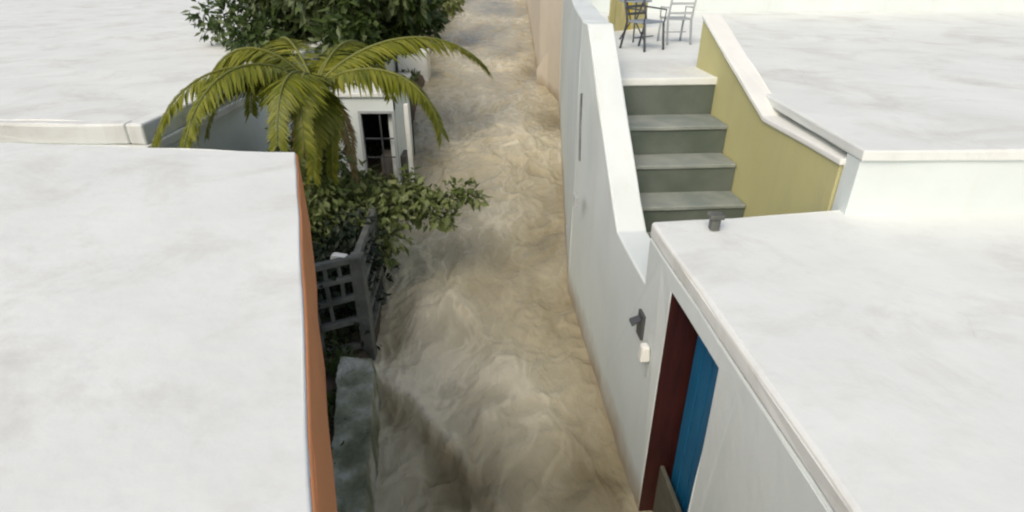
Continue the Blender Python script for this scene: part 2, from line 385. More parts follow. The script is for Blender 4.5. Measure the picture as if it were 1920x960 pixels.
def build_water():
    ny, nx = 900, 260
    ys = 1.2 * (85 / 1.2) ** (np.arange(ny) / (ny - 1)); ys[0] = -4
    f = np.linspace(0, 1, nx)
    l = edge(LP, ys) - 0.5; r = edge(RP, ys) + 0.18
    X = l[:, None] + (r - l)[:, None] * f[None]; Y = np.repeat(ys[:, None], nx, 1)
    # flow coordinates: warped, drawn out down the street
    wx = fbm(X * 0.9, Y * 0.55, 3, 5) - 0.5; wy = fbm(X * 0.9 + 40, Y * 0.55, 3, 9) - 0.5
    u, v = X + wx * 0.85, Y * 0.5 + wy * 0.8
    big = fbm(u * 1.0, v * 1.0, 4, 21) - 0.5
    ridge = lambda n: 1 - np.abs(2 * n - 1)
    mid = ridge(fbm(u * 1.7, v * 2.6, 3, 33, 0.45)) ** 1.5                # crests lying across the flow
    u2, v2 = u + 0.28 * (fbm(X * 2.2, Y * 1.6, 2, 51) - 0.5), v + 0.2 * (fbm(X * 2.2 + 9, Y * 1.6, 2, 53) - 0.5)
    chop = ridge(fbm(u2 * 3.4, v2 * 6.8, 3, 41, 0.5)) ** 1.5
    fine = fbm(u2 * 11, v2 * 15, 3, 43) - 0.5
    rough = np.clip(0.75 + 1.5 * (fbm(X * 0.5, Y * 0.3, 2, 77) - 0.45), 0.35, 1.5)
    base = SLOPE * np.logaddexp(0, (Y - Y0W) * 2.5) / 2.5
    Z = base + rough * (0.20 * big + 0.085 * (mid - 0.5) + 0.027 * (chop - 0.4) + 0.012 * fine)
    turb = np.clip(fbm(u * 0.7 + 3, v * 0.8, 3, 61) * 1.9 - 0.45, 0, 1)
    lace = np.clip((ridge(fbm(u2 * 3.1 + 5, v2 * 2.6, 4, 71, 0.55)) - 0.80) / 0.16, 0, 1)
    foam = 0.54 + 0.40 * big + 0.08 * (mid - 0.5) + 0.06 * (chop - 0.4) + 0.34 * (turb - 0.5) + 0.17 * lace * turb
    # smooth dark boils and pale broken water where the lane makes them: (pixel, spread m, foam change, rise)
    for px, sx, sy, df, dz in (((775, 830), 0.42, 0.40, -0.26, -0.05), ((850, 900), 0.45, 0.35, -0.20, -0.04), ((735, 775), 0.20, 0.22, -0.30, -0.03),
                               ((1015, 445), 0.45, 0.8, -0.42, -0.10), ((950, 495), 0.40, 0.45, -0.25, -0.05), ((930, 540), 0.5, 0.3, -0.15, -0.02),
                               ((1000, 135), 0.5, 1.4, -0.55, -0.10), ((1035, 215), 0.55, 1.4, -0.38, -0.08), ((745, 640), 0.16, 0.35, -0.30, -0.05),
                               ((900, 830), 0.30, 0.25, -0.15, -0.02), ((1090, 850), 0.30, 0.6, -0.20, 0.0), ((1130, 920), 0.35, 0.5, -0.36, -0.02), ((950, 930), 0.9, 0.45, -0.34, -0.02),
                               ((930, 0), 1.2, 5.0, -0.25, 0.0), ((960, 240), 0.8, 2.0, 0.20, 0.05), ((930, 700), 0.5, 0.3, 0.22, 0.04), ((1000, 745), 0.30, 0.30, 0.24, 0.05),
                               ((830, 690), 0.35, 0.5, 0.22, 0.04), ((860, 300), 0.5, 1.2, 0.18, 0.04), ((870, 430), 0.5, 0.7, 0.15, 0.03), ((810, 560), 0.4, 0.6, 0.15, 0.03),
                               ((740, 720), 0.25, 0.12, 0.35, 0.05)):
        c = onwater(*px); g = np.exp(-((X - c.x) / sx) ** 2 - ((Y - c.y) / sy) ** 2)
        foam += df * g; Z += dz * g
    # the standing wave that peels off the low wall
    pts = [onwater(*p) for p in ((700, 712), (745, 735), (785, 770), (815, 815), (845, 850), (875, 875))]
    px = np.array([p.x for p in pts]); py = np.array([p.y for p in pts])
    o = np.argsort(px); crest = np.interp(X, px[o], py[o]) + (fbm(X * 3, Y * 0.3, 3, 91) - 0.5) * 0.22
    near = np.clip(np.minimum((X - px.min() + 0.3) / 0.3, (px.max() + 0.35 - X) / 0.5), 0, 1)
    d = Y - crest; brk = 0.4 + 1.1 * fbm(X * 4, Y * 4, 3, 95)
    Z += near * (0.10 * brk * np.exp(-((d - 0.04) / 0.17) ** 2) - 0.04 * np.exp(-((d + 0.30) / 0.26) ** 2))
    foam += near * (0.34 * brk * np.exp(-((d - 0.10) / 0.17) ** 2) - 0.24 * np.exp(-((d + 0.25) / 0.25) ** 2))
    V = np.stack([X, Y, Z], 2).reshape(-1, 3)
    i = np.arange(ny - 1)[:, None] * nx + np.arange(nx - 1)[None]
    F = np.stack([i, i + 1, i + nx + 1, i + nx], 2).reshape(-1, 4)
    me = bpy.data.meshes.new('water'); me.vertices.add(len(V)); me.vertices.foreach_set('co', V.astype(np.float32).ravel())
    me.loops.add(F.size); me.loops.foreach_set('vertex_index', F.astype(np.int32).ravel())
    me.polygons.add(len(F)); me.polygons.foreach_set('loop_start', np.arange(0, F.size, 4, dtype=np.int32))
    me.polygons.foreach_set('use_smooth', np.ones(len(F), dtype=bool)); me.update(calc_edges=True)
    a = me.attributes.new('foam', 'FLOAT', 'POINT'); a.data.foreach_set('value', np.clip(foam, 0, 1).astype(np.float32).ravel())
    tag(link('water', me, water_material()), 'brown muddy flood water rushing down the lane between the houses', None, None, 'structure')
build_water()

# ------------------------------------------------------------------ white house with the stair and the porch
T = 0.31
def build_house():
    h = thing('whitewashed_house', 'white plastered house along the flooded lane with outside stair and recessed doorway', 'house', (W0.x, W0.y, 0))
    off = Vector(h.location)
    def P(name, bm, m, parent=h, smooth=False):
        bmesh.ops.translate(bm, verts=bm.verts[:], vec=-off if parent is h else -off)
        o = obj(name, bm, m, parent, smooth)
        return o
    zr = onwall(1225, 418).z                                   # roof of the porch block
    sb = sz(onwall(1222, 418))[0]
    sA, zA = sz(onwall(1155, 440)); sT, zT = sz(onwall(1212, 521)); zp = (zA + zT) / 2 - 0.02
    sB, zB = sz(onwall(1101, 45)); sE = (W1 - W0).length
    s_far, z_lin = sz(onwall(1250, 532)); s_near, z_lin2 = sz(onwall(1339, 684)); z_lin = (z_lin + z_lin2) / 2
    s_far2 = sz(onwall(1217, 915))[0]; s_far = 0.6 * s_far + 0.4 * s_far2
    s_near = 0.6 * s_near + 0.4 * sz(onwall(1302, 955))[0]
    print('house: zr %.2f sb %.2f | A %.2f %.2f T %.2f %.2f | B %.2f %.2f E %.2f | door %.2f-%.2f lintel %.2f/%.2f' % (zr, sb, sA, zA, sT, zT, sB, zB, sE, s_near, s_far, z_lin, z_lin2))
    sl = 0.14                                                  # roof slab thickness
    # street wall: one outline with the doorway as a notch
    S0 = -6.0
    prof = [(S0, -0.9), (S0, zr - sl), (sb, zr - sl), (sb, zp), (sA, zp), (sB, zB), (sE, zB), (sE, -0.9),
            (s_far, -0.9), (s_far, z_lin), (s_near, z_lin), (s_near, -0.9)]
    bm = wobble(prism(B(), [wp(s, z) for s, z in prof], wn * T), 0.012)
    bevel(P('wall', bm, 'white'), 0.02, 3)
    # wall beyond the bend
    d2 = (Vector((W2.x, W2.y, 0)) - W1).normalized(); n2 = Vector((d2.y, -d2.x, 0)); L2 = (Vector((W2.x, W2.y, 0)) - W1).length
    i1 = wp(sE, 0, T)
    a = [W1 + Vector((0, 0, -0.9)), W1 + d2 * L2 + Vector((0, 0, -0.9)), W1 + d2 * L2 + n2 * T + Vector((0, 0, -0.9)), i1 + Vector((0, 0, -0.9))]
    bm = wobble(prism(B(), a, Vector((0, 0, 0.9 + zB))), 0.02, 0.5)
    bevel(P('wall', bm, 'white'), 0.02, 3)
    # porch roof
    e0, e1 = onz(1225, 412, zr), onz(1353, 404, zr); bd = (e1 - e0).normalized()
    corner = wp(sb, zr, -0.003); far = corner + bd * 13
    bm = prism(B(), [wp(S0, zr - sl + 0.002, -0.003), corner - Vector((0, 0, sl - 0.002)), far - Vector((0, 0, sl - 0.002)), Vector((far.x, wp(S0, 0).y, zr - sl + 0.002))], Vector((0, 0, sl - 0.002)))
    bevel(P('roof', wobble(bm, 0.014), 'roofwhite'), 0.028, 3)
    # back wall of the block under the roof's far edge
    c2 = wp(sb, 0, T + 0.004)
    bm = prism(B(), [c2 + Vector((0, 0, -0.5)), c2 + bd * 12.6 + Vector((0, 0, -0.5)), c2 + bd * 12.6 + Vector((0, 0, zr - sl - 0.002)), c2 + Vector((0, 0, zr - sl - 0.002))], Vector((0, -0.2, 0)))
    P('back_wall', bm, 'white')
    # vent on the roof
    vp = onz(1338, 430, zr)
    bm = box(B(), vp + Vector((0, 0, 0.05)), (0.035, 0.035, 0.05)); box(bm, vp + Vector((0, 0, 0.115)), (0.055, 0.05, 0.018))
    bevel(P('roof_vent', bm, 'grey'), 0.008)
    # recessed porch: red-brown reveal, blue door
    dp = -0.02
    zf = 0.05
    bm = prism(B(), [wp(s_far - 0.012, -0.2, 0.004), wp(s_far - 0.012, -0.2, T + dp), wp(s_far - 0.012, z_lin - 0.003, T + dp), wp(s_far - 0.012, z_lin - 0.003, 0.004)], wd * 0.010)
    P('reveal_board', bm, 'redwood')
    bm = prism(B(), [wp(s_near + 0.002, z_lin - 0.002, 0.06), wp(s_far - 0.014, z_lin - 0.002, 0.06), wp(s_far - 0.014, z_lin - 0.002, T + dp), wp(s_near + 0.002, z_lin - 0.002, T + dp)], Vector((0, 0, -0.03)))
    P('lintel_board', bm, 'redwood')
    floor = prism(B(), [wp(s_near + 0.002, zf, 0.175), wp(s_far - 0.016, zf, 0.175), wp(s_far - 0.014, zf, T + dp), wp(s_near + 0.002, zf, T + dp)], Vector((0, 0, -0.5)))
    P('porch_floor', floor, 'cement')
    # blue door in a red-brown frame
    bm = B()
    w_ = s_far - s_near
    prism(bm, [wp(s_near, zf, T + dp), wp(s_far, zf, T + dp), wp(s_far, z_lin + 0.05, T + dp), wp(s_near, z_lin + 0.05, T + dp)], wn * 0.08)
    P('door_frame', bm, 'redwood')
    d0, d1 = s_near + 0.02, s_far - 0.05
    bm = prism(B(), [wp(d0, zf + 0.02, T + dp - 0.05), wp(d1, zf + 0.02, T + dp - 0.05), wp(d1, z_lin - 0.06, T + dp - 0.05), wp(d0, z_lin - 0.06, T + dp - 0.05)], wn * 0.045)
    door = bevel(P('door', bm, 'blue'), 0.006)
    door['label'] = 'blue painted wooden door at the back of the porch'
    nb = 5
    for k in range(nb):
        a0 = d0 + 0.01 + k * (d1 - d0 - 0.02) / nb; a1 = a0 + (d1 - d0 - 0.02) / nb - 0.014
        bm = prism(B(), [wp(a0, zf + 0.05, T + dp - 0.066), wp(a1, zf + 0.05, T + dp - 0.066), wp(a1, z_lin - 0.08, T + dp - 0.066), wp(a0, z_lin - 0.08, T + dp - 0.066)], wn * 0.014)
        bevel(P('plank', bm, 'blue', door), 0.005)
    # flood board across the doorway
    zbar = sz(onwall(1247, 892, 0.14))[1]
    bm = prism(B(), [wp(s_near + 0.004, -0.5, 0.13), wp(s_far - 0.014, -0.5, 0.13), wp(s_far - 0.014, zbar, 0.13), wp(s_near + 0.004, zbar, 0.13)], wn * 0.04)
    bevel(P('flood_board', bm, 'barrier'), 0.01)
    # stair between the two parapets: nosings lie on a plane parallel to the sloping parapet
    sd_ = (wp(sB, zB) - wp(sA, zA)).normalized(); pn = sd_.cross(wn).normalized()
    p0 = wp(sA, zp - 0.50)
    nos = []
    for v in (146, 236, 309, 386, 462):
        p = onplane(1262, v, p0, pn); nos.append(sz(p))
    print('nosings', [(round(a, 2), round(b, 2)) for a, b in nos])
    zt = nos[0][1]
    rgt = onz(1332, 139, zt); Wst = (rgt - W0).dot(wn) - T
    print('terrace z %.2f stair width %.2f' % (zt, Wst))
    st = bpy.data.objects.new('stair', None); COL.objects.link(st); st.parent = h
    NOSE = nos + [(nos[-1][0] * 2 - nos[-2][0], nos[-1][1] * 2 - nos[-2][1])]
    for k in range(1, len(NOSE)):
        s, z = NOSE[k]; s_up, z_up = NOSE[k - 1]
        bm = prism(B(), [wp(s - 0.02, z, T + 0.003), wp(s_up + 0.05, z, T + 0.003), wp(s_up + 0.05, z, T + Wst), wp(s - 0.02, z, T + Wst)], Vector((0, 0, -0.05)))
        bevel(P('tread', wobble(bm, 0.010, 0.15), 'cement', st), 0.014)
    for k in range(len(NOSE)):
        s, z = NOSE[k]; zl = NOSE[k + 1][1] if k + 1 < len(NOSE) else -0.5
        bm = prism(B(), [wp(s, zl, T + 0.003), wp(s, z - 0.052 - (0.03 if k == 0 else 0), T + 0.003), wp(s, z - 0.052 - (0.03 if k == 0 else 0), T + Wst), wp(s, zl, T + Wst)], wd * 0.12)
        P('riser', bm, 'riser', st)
    # terrace behind and to the side of the stair
    s0, z0 = NOSE[0]
    far_s = s0 + 6.5
    q0 = wp(s0 - 0.02, zt, T + 0.004); q1 = wp(s0 - 0.02, zt, T + Wst + 0.22)
    back_n = corner + bd * (T + Wst + 0.24) ; back_n.z = zt
    pts = [q0, q1, Vector((q1.x, corner.y + 0.10, zt)), Vector((14, corner.y + 0.10 + 0.2, zt)), Vector((14, 16, zt)), Vector((W1.x + T + d2.x * 7.5 + 0.25, 16, zt)), i1 + Vector((0.02, 0, zt))]
    bm = prism(B(), pts, Vector((0, 0, -0.09)))
    bevel(P('terrace_floor', wobble(bm, 0.008), 'roofwhite'), 0.014)
    pts2 = [Vector((q1.x + 0.01, corner.y + 0.13, -0.5)), Vector((13.9, corner.y + 0.33, -0.5)), Vector((13.9, corner.y + 0.33, zt - 0.092)), Vector((q1.x + 0.01, corner.y + 0.13, zt - 0.092))]
    P('terrace_wall', prism(B(), pts2, Vector((0, 0.2, 0))), 'white')
    # sloping parapet on the right of the stair: ochre face, white coping
    top_far = onplane(1318, 34, wp(0, 0, T + Wst), wn); top_mid = onplane(1352, 92, wp(0, 0, T + Wst), wn)
    sf, zf_ = sz(top_far); sm, zm = sz(top_mid); sl2 = (zf_ - zm) / (sf - sm)
    print('right parapet', sf, zf_, sm, zm, sl2)
    sl2 = min(sl2, 0.75)
    s_lo = sb + 0.22
    z_lo = max(zf_ - sl2 * (sf - s_lo), zt - 0.2)
    s_k = sf - (zf_ - z_lo) / sl2
    bm = prism(B(), [wp(s_lo, -0.5, T + Wst + 0.004), wp(s_lo, z_lo, T + Wst + 0.004), wp(s_k, z_lo, T + Wst + 0.004), wp(sf, zf_, T + Wst + 0.004), wp(sf, -0.5, T + Wst + 0.004)], wn * 0.20)
    bevel(P('stair_parapet', bm, 'yellow'), 0.01)
    bm = B()
    prism(bm, [wp(s_lo - 0.02, z_lo + 0.003, T + Wst - 0.02), wp(s_lo - 0.02, z_lo + 0.06, T + Wst - 0.02), wp(s_k, z_lo + 0.06, T + Wst - 0.02), wp(sf + 0.01, zf_ + 0.06, T + Wst - 0.02), wp(sf + 0.01, zf_ + 0.003, T + Wst - 0.02), wp(s_k, z_lo + 0.003, T + Wst - 0.02)], wn * 0.25)
    bevel(P('coping', wobble(bm, 0.012, 0.2), 'whitepaint'), 0.014)
    # back of the terrace: white wall
    bm = prism(B(), [Vector((W1.x + 0.9, 16.0, zt - 1)), Vector((14, 16.0, zt - 1)), Vector((14, 16.0, zt + 2.9)), Vector((W1.x + 0.9, 16.0, zt + 2.9))], Vector((0, 0.3, 0)))
    bevel(P('terrace_back_wall', bm, 'white'), 0.02)
    # cable down the far wall, small vent
    pa, pb = onplane(1094, 175, W1, n2), onplane(1090, 302, W1, n2)
    bm = tube(B(), [pa - n2 * 0.02, (pa + pb) / 2 - n2 * 0.025, pb - n2 * 0.02], 0.012, 6)
    P('drain_pipe', bm, 'grey')
    pv = onplane(1082, 375, W1, n2)
    bm = box(B(), pv - n2 * 0.02, (0.02, 0.08, 0.07), -math.atan2(d2.x, d2.y)); bevel(P('wall_vent', bm, 'palemetal'), 0.006)
    pv = onwall(1066, 430) if False else onplane(1064, 430, W1, n2)
    bm = box(B(), pv - n2 * 0.01, (0.015, 0.05, 0.05), -math.atan2(d2.x, d2.y)); bevel(P('wall_vent', bm, 'palemetal'), 0.006)
    # wall lantern beside the doorway: dark hood and arm, white globe below
    rz = -math.atan2(wd.x, wd.y)
    lt = onwall(1200, 606, -0.02)
    bm = B()
    box(bm, lt + wn * 0.005 - wd * 0.02, (0.016, 0.065, 0.12), rz)
    prism(bm, [lt - wd * 0.045 + Vector((0, 0, 0.05)), lt + wd * 0.03 + Vector((0, 0, 0.05)), lt + wd * 0.03 - wn * 0.09 + Vector((0, 0, 0.015)), lt - wd * 0.065 - wn * 0.09 + Vector((0, 0, 0.015))], Vector((0, 0, 0.02)))
    lan = P('wall_lantern', bm, 'dark')
    mb = onwall(1208, 660, -0.05)
    bm = box(B(), mb, (0.045, 0.055, 0.075), rz, 0.75); bevel(P('shade', bm, 'whitepaint', lan), 0.02, 3)
    bm = tube(B(), [mb + wn * 0.04 + Vector((0, 0, -0.05)), mb + wn * 0.04 + Vector((0, 0, -0.16)), mb + wn * 0.04 + Vector((0, 0, -0.26))], 0.010, 6)
    P('conduit', bm, 'palemetal')
    return h, zt
HOUSE, ZT = build_house()

# ------------------------------------------------------------------ terrace furniture
def chair(name, label, loc, rz, frame, seatm, sc=1.0, slats=4):
    c = thing(name, label, 'chair', loc); c.rotation_euler.z = rz; c.scale = (sc, sc, sc)
    w_, d_ = 0.23, 0.22
    for sx in (-1, 1):
        obj('leg', tube(B(), [(sx * w_, -d_ - 0.04, 0), (sx * w_, -d_ + 0.02, 0.44)], 0.021, 6), frame, c, True)
        obj('leg', tube(B(), [(sx * w_, d_ + 0.10, 0), (sx * w_, d_ - 0.02, 0.44), (sx * w_, d_ + 0.02, 0.6), (sx * w_, d_ + 0.12, 0.92)], 0.021, 6), frame, c, True)
        obj('armrest', tube(B(), [(sx * w_ * 1.08, -d_ + 0.02, 0.44), (sx * w_ * 1.08, -d_, 0.64), (sx * w_ * 1.05, d_ + 0.03, 0.66)], 0.014, 6), frame, c, True)
    bm = box(B(), (0, 0, 0.45), (w_, d_, 0.015)); bevel(obj('seat', bm, seatm, c), 0.008)
    for k in range(slats):
        z = 0.56 + k * 0.34 / (slats - 1); y = d_ + 0.02 + (z - 0.6) * 0.31
        bm = box(B(), (0, y, z), (w_, 0.008, 0.02)); obj('back_slat', bm, frame, c)
    obj('stretcher', tube(B(), [(-w_, 0, 0.2), (w_, 0, 0.2)], 0.010, 6), frame, c)
    return c
p = onz(1205, 92, ZT); chair('garden_chair', 'dark metal garden chair with blue grey seat on the upstairs terrace', p, R(35), 'dark', 'bluegrey', 0.9)
p = onz(1262, 80, ZT); chair('garden_chair', 'pale grey metal garden chair on the terrace behind the dark chair', p, R(185), 'palemetal', 'palemetal', 0.85, 3)
def bistro_table():
    p = onz(1185, 76, ZT)
    t = thing('bistro_table', 'small dark round metal table beside the dark chair on the terrace', 'table', p)
    bm = B(); tube(bm, [(0, 0, 0.62), (0, 0, 0.64)], 0.27, 24); obj('table_top', bm, 'bluegrey', t)
    for k in range(3):
        a = k * 2.1 + 0.4
        obj('leg', tube(B(), [(0.24 * math.cos(a), 0.24 * math.sin(a), 0), (0.05 * math.cos(a + 0.3), 0.05 * math.sin(a + 0.3), 0.3), (0.16 * math.cos(a), 0.16 * math.sin(a), 0.62)], 0.014, 6), 'dark', t, True)
bistro_table()
def yellow_screen():
    a, b = onz(1140, 60, ZT), onz(1210, 52, ZT)
    t = thing('plank_screen', 'yellow painted plank screen standing at the back of the terrace furniture', 'screen', (a + b) / 2)
    c = (a + b) / 2; d = (b - a); n = 7
    for k in range(n):
        q = a + d * ((k + 0.5) / n) - c
        bm = box(B(), q + Vector((0, 0.01 * (k % 2), 0.55)), (d.length / n * 0.46, 0.012, 0.55 + 0.01 * (k % 3)), math.atan2(d.y, d.x))
        o = bevel(obj('plank', bm, 'screen_yellow' if k != 3 else 'screen_bright', t), 0.004)
    for z in (0.25, 0.85):
        obj('rail', beam(B(), a - c + Vector((0, 0.05, z)), b - c + Vector((0, 0.05, z)), 0.015, 0.03), 'screen_yellow', t)
M['screen_yellow'] = mat('yellow_boards', (0.42, 0.38, 0.16), (0.50, 0.46, 0.24), scale=4, rough=0.7, stretch=(3, 3, 0.4), bump=0.2)
M['screen_bright'] = mat('bright_yellow_board', (0.50, 0.40, 0.04), (0.56, 0.46, 0.07), scale=4, rough=0.7, bump=0.2)
yellow_screen()

# ------------------------------------------------------------------ beige house up the lane
def beige_house():
    c0 = Vector((BC.x, BC.y, zw(BC.y))); cf = Vector((BF.x, BF.y, zw(BF.y))); cr = Vector((W2.x + 0.0, W2.y + 0.12, zw(W2.y)))
    h = thing('beige_house', 'beige rendered house further up the flooded lane beyond the white one', 'house', c0); o = Vector(h.location)
    d = (cf - c0).normalized(); d.z = 0
    far = c0 + d * 45
    pts = [c0, far, far + Vector((9, 0, 0)), cr + Vector((9, 2, 0)), cr]
    bm = prism(B(), [Vector((p.x, p.y, -0.6)) for p in pts], Vector((0, 0, 7.5)))
    bmesh.ops.translate(bm, verts=bm.verts[:], vec=-o)
    bevel(obj('wall', bm, 'beige', h), 0.03)
    # low sloping buttress at its corner
    n = (cr - c0); n.z = 0
    a = c0 + Vector((-0.10, -0.35, -0.3)); b = cr + Vector((0.35, -0.10, -0.3))
    bm = prism(B(), [a, b, b + Vector((0, 0, 2.9)), a + Vector((0, 0, 0.75))], Vector((0.1, 0.5, 0)))
    bmesh.ops.translate(bm, verts=bm.verts[:], vec=-o)
    bevel(obj('buttress', bm, 'beige', h), 0.05, 3)
beige_house()

# ------------------------------------------------------------------ left: balcony house with the terracotta band
def band_house():
    zt = H - 1.5
    a = onz(597, 960, zt); vp = ray(535, 480 - FPX * math.tan(PITCH)); d = Vector((vp.x, vp.y, 0)).normalized(); n = Vector((d.y, -d.x, 0))
    a0 = a - d * 3.5; a1 = a + d * 3.75
    zb = onplane(632, 960, a, n).z
    h = thing('balcony_house', 'near house with white flat roof and terracotta painted edge over the garden', 'house', (a1.x, a1.y, 0)); o = Vector(h.location)
    print('band', a, a1, zb)
    def P(name, bm, m, bev=0):
        bmesh.ops.translate(bm, verts=bm.verts[:], vec=-o); q = obj(name, bm, m, h)
        if bev: bevel(q, bev, 3)
        return q
    L = -n
    bm = prism(B(), [a0 + Vector((0, 0, zb - zt)), a1 + Vector((0, 0, zb - zt)), a1 + Vector((0, 0, -0.012)), a0 + Vector((0, 0, -0.012))], L * 0.12)
    P('fascia', wobble(bm, 0.012, 0.2), 'terra', 0.015)
    bd2 = Vector((-1, 0.10, 0)).normalized()
    bm = prism(B(), [a0 + L * 0.015, a1 + L * 0.015, a1 + bd2 * 12, a0 + bd2 * 12], Vector((0, 0, -0.2)))
    bm2 = bm
    bmesh.ops.translate(bm2, verts=bm2.verts[:], vec=(0, 0, 0.0))
    P('roof', wobble(bm2, 0.010, 0.25), 'roofwhite', 0.012)
    # end wall under the roof edge and set-back street wall
    w0 = a0 + L * 1.1; w1 = a1 + L * 1.1 - d * 0.3
    bm = prism(B(), [Vector((w0.x, w0.y, -0.3)), Vector((w1.x, w1.y, -0.3)), Vector((w1.x, w1.y, zt - 0.203)), Vector((w0.x, w0.y, zt - 0.203))], L * 0.25)
    P('street_wall', bm, 'white')
    e1 = w1 + bd2 * 10
    bm = prism(B(), [Vector((w1.x, w1.y, -0.3)) + L * 0.252, Vector((e1.x, e1.y, -0.3)), Vector((e1.x, e1.y, zt - 0.203)), Vector((w1.x, w1.y, zt - 0.203)) + L * 0.252], Vector((0, -0.25, 0)))
    P('end_wall', bm, 'white')
    # white rounded cap at the end of the band
    c = onplane(593, 380, a1, n) + d * 0.02
    bm = box(B(), Vector((c.x, c.y, c.z - 0.02)) + n * 0.02, (0.085, 0.10, 0.15), -math.atan2(d.x, d.y), 0.8)
    P('corner_cap', bm, 'whitepaint', 0.04)
band_house()

def flat_house():
    x1, y0, zt = -4.35, 6.6, 2.75
    h = thing('flat_roofed_house', 'low white house with a flat roof behind the palm tree', 'house', (x1, y0, 0.2))
    bm = prism(B(), [(0, 0, -0.4), (1.2, 45, -0.4), (-32, 45, -0.4), (-32, 1, -0.4)], Vector((0, 0, zt + 0.1 - 0.2))); bevel(obj('wall', bm, 'white', h), 0.02)
    z = zt - 0.2 - 0.295
    bm = prism(B(), [(0.06, -0.06, z), (1.26, 45.06, z), (-32.06, 45.06, z), (-32.06, 0.94, z)], Vector((0, 0, 0.12))); bevel(obj('roof', bm, 'roofwhite', h), 0.02)
    p = bm = prism(B(), [(0.03, 0.0, z + 0.12), (1.23, 45.0, z + 0.12), (1.03, 45.0, z + 0.12), (-0.17, 0.0, z + 0.12)], Vector((0, 0, 0.25))); bevel(obj('roof_parapet', wobble(bm, 0.02, 0.5), 'roofwhite', h), 0.03, 3)
    bm = prism(B(), [(-0.172, 0.0, z + 0.12), (-32.03, 0.99, z + 0.12), (-32.03, 1.19, z + 0.12), (-0.172, 0.2, z + 0.12)], Vector((0, 0, 0.25))); bevel(obj('roof_parapet', wobble(bm, 0.02, 0.5), 'roofwhite', h), 0.03, 3)
flat_house()

# ------------------------------------------------------------------ left bank: outbuilding with dark opening
def outbuilding():
    y = onwater(705, 356).y
    bl, br = ondist(634, 352, y), ondist(752, 352, y); tl = ondist(632, 182, y); zt = tl.z
    zb = zw(y) - 0.1
    h = thing('outbuilding', 'small white outbuilding with a dark opening on the bank under the palm fronds', 'outbuilding', (br.x, y, zb)); o = Vector(h.location)
    def P(name, bm, m, bev=0, parent=h):
        bmesh.ops.translate(bm, verts=bm.verts[:], vec=-o); q = obj(name, bm, m, parent)
        if bev: bevel(q, bev)
        return q
    ol, orr = ondist(679, 275, y).x, ondist(745, 275, y).x; ot, ob = ondist(710, 208, y).z, ondist(710, 343, y).z
    xl, xr = bl.x - 1.2, br.x
    # front wall as four butted pieces in one outline with a hole
    bm = B()
    def pc(x0, x1, z0, z1): prism(bm, [(x0, y, z0), (x1, y, z0), (x1, y, z1), (x0, y, z1)], Vector((0, 0.16, 0)))
    pc(xl, ol, zb, zt); pc(orr, xr, zb, zt); pc(ol, orr, ot, zt); pc(ol, orr, zb, ob)
    P('front_wall', bm, 'white')
    D = 1.9
    P('side_wall', prism(B(), [(xr - 0.003, y + 0.162, zb), (xr - 0.003, y + D, zb), (xr - 0.003, y + D, zt), (xr - 0.003, y + 0.162, zt)], Vector((-0.16, 0, 0))), 'white', 0.01)
    P('side_wall', prism(B(), [(xl, y + 0.162, zb), (xl, y + D, zb), (xl, y + D, zt), (xl, y + 0.162, zt)], Vector((0.16, 0, 0))), 'white', 0.01)
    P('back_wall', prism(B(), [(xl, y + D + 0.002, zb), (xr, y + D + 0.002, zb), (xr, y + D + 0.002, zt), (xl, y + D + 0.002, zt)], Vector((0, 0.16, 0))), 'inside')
    P('roof', prism(B(), [(xl - 0.08, y - 0.06, zt + 0.002), (xr + 0.05, y - 0.06, zt + 0.002), (xr + 0.05, y + D + 0.2, zt + 0.002), (xl - 0.08, y + D + 0.2, zt + 0.002)], Vector((0, 0, 0.09))), 'roofwhite', 0.02)
    bm = B()
    for x0, x1, z0, z1 in ((ol - 0.002, ol + 0.05, ob, ot), (orr - 0.05, orr + 0.002, ob, ot), (ol + 0.05, orr - 0.05, ot - 0.05, ot)):
        prism(bm, [(x0, y - 0.015, z0), (x1, y - 0.015, z0), (x1, y - 0.015, z1), (x0, y - 0.015, z1)], Vector((0, 0.09, 0)))
    P('window_frame', bm, 'palemetal')
    P('window_sill', prism(B(), [(ol - 0.04, y - 0.09, ob - 0.07), (orr + 0.05, y - 0.09, ob - 0.07), (orr + 0.05, y - 0.09, ob), (ol - 0.04, y - 0.09, ob)], Vector((0, 0.10, 0))), 'whitepaint', 0.01)
    # what shows inside: lining, shelf unit
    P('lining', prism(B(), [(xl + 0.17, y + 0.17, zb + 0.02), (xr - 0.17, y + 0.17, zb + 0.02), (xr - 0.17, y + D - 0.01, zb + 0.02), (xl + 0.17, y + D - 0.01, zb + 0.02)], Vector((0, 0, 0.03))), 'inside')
    for k in (1,):
        xk = ol + (orr - ol) * 0.58
        P('bar', box(B(), (xk, y + 0.03, (ob + ot) / 2), (0.012, 0.012, (ot - ob) / 2 - 0.002)), 'dark')
    for k in (1, 2):
        zk = ob + (ot - ob) * (0.36 if k == 1 else 0.62)
        P('bar', box(B(), ((ol + orr) / 2, y + 0.056, zk), ((orr - ol) / 2 - 0.052, 0.012, 0.012)), 'dark')
    P('cabinet', prism(B(), [(ol + 0.30, y + 0.22, zb + 0.05), (orr + 0.12, y + 0.22, zb + 0.05), (orr + 0.12, y + 0.7, zb + 0.05), (ol + 0.30, y + 0.7, zb + 0.05)], Vector((0, 0, ob - zb + (ot - ob) * 0.30))), 'woodgrey', 0.006)
    # white upright at the street corner
    pt, pb = ondist(761, 196, y + 0.02), ondist(761, 262, y + 0.02)
    P('corner_post', box(B(), ((pt.x + pb.x) / 2 + 0.02, y + 0.08, (pt.z + zb) / 2), (0.045, 0.05, (pt.z - zb) / 2)), 'whitepaint', 0.01)
M['woodgrey'] = mat('grey_wood', (0.10, 0.095, 0.085), (0.14, 0.13, 0.12), rough=0.8)
outbuilding()

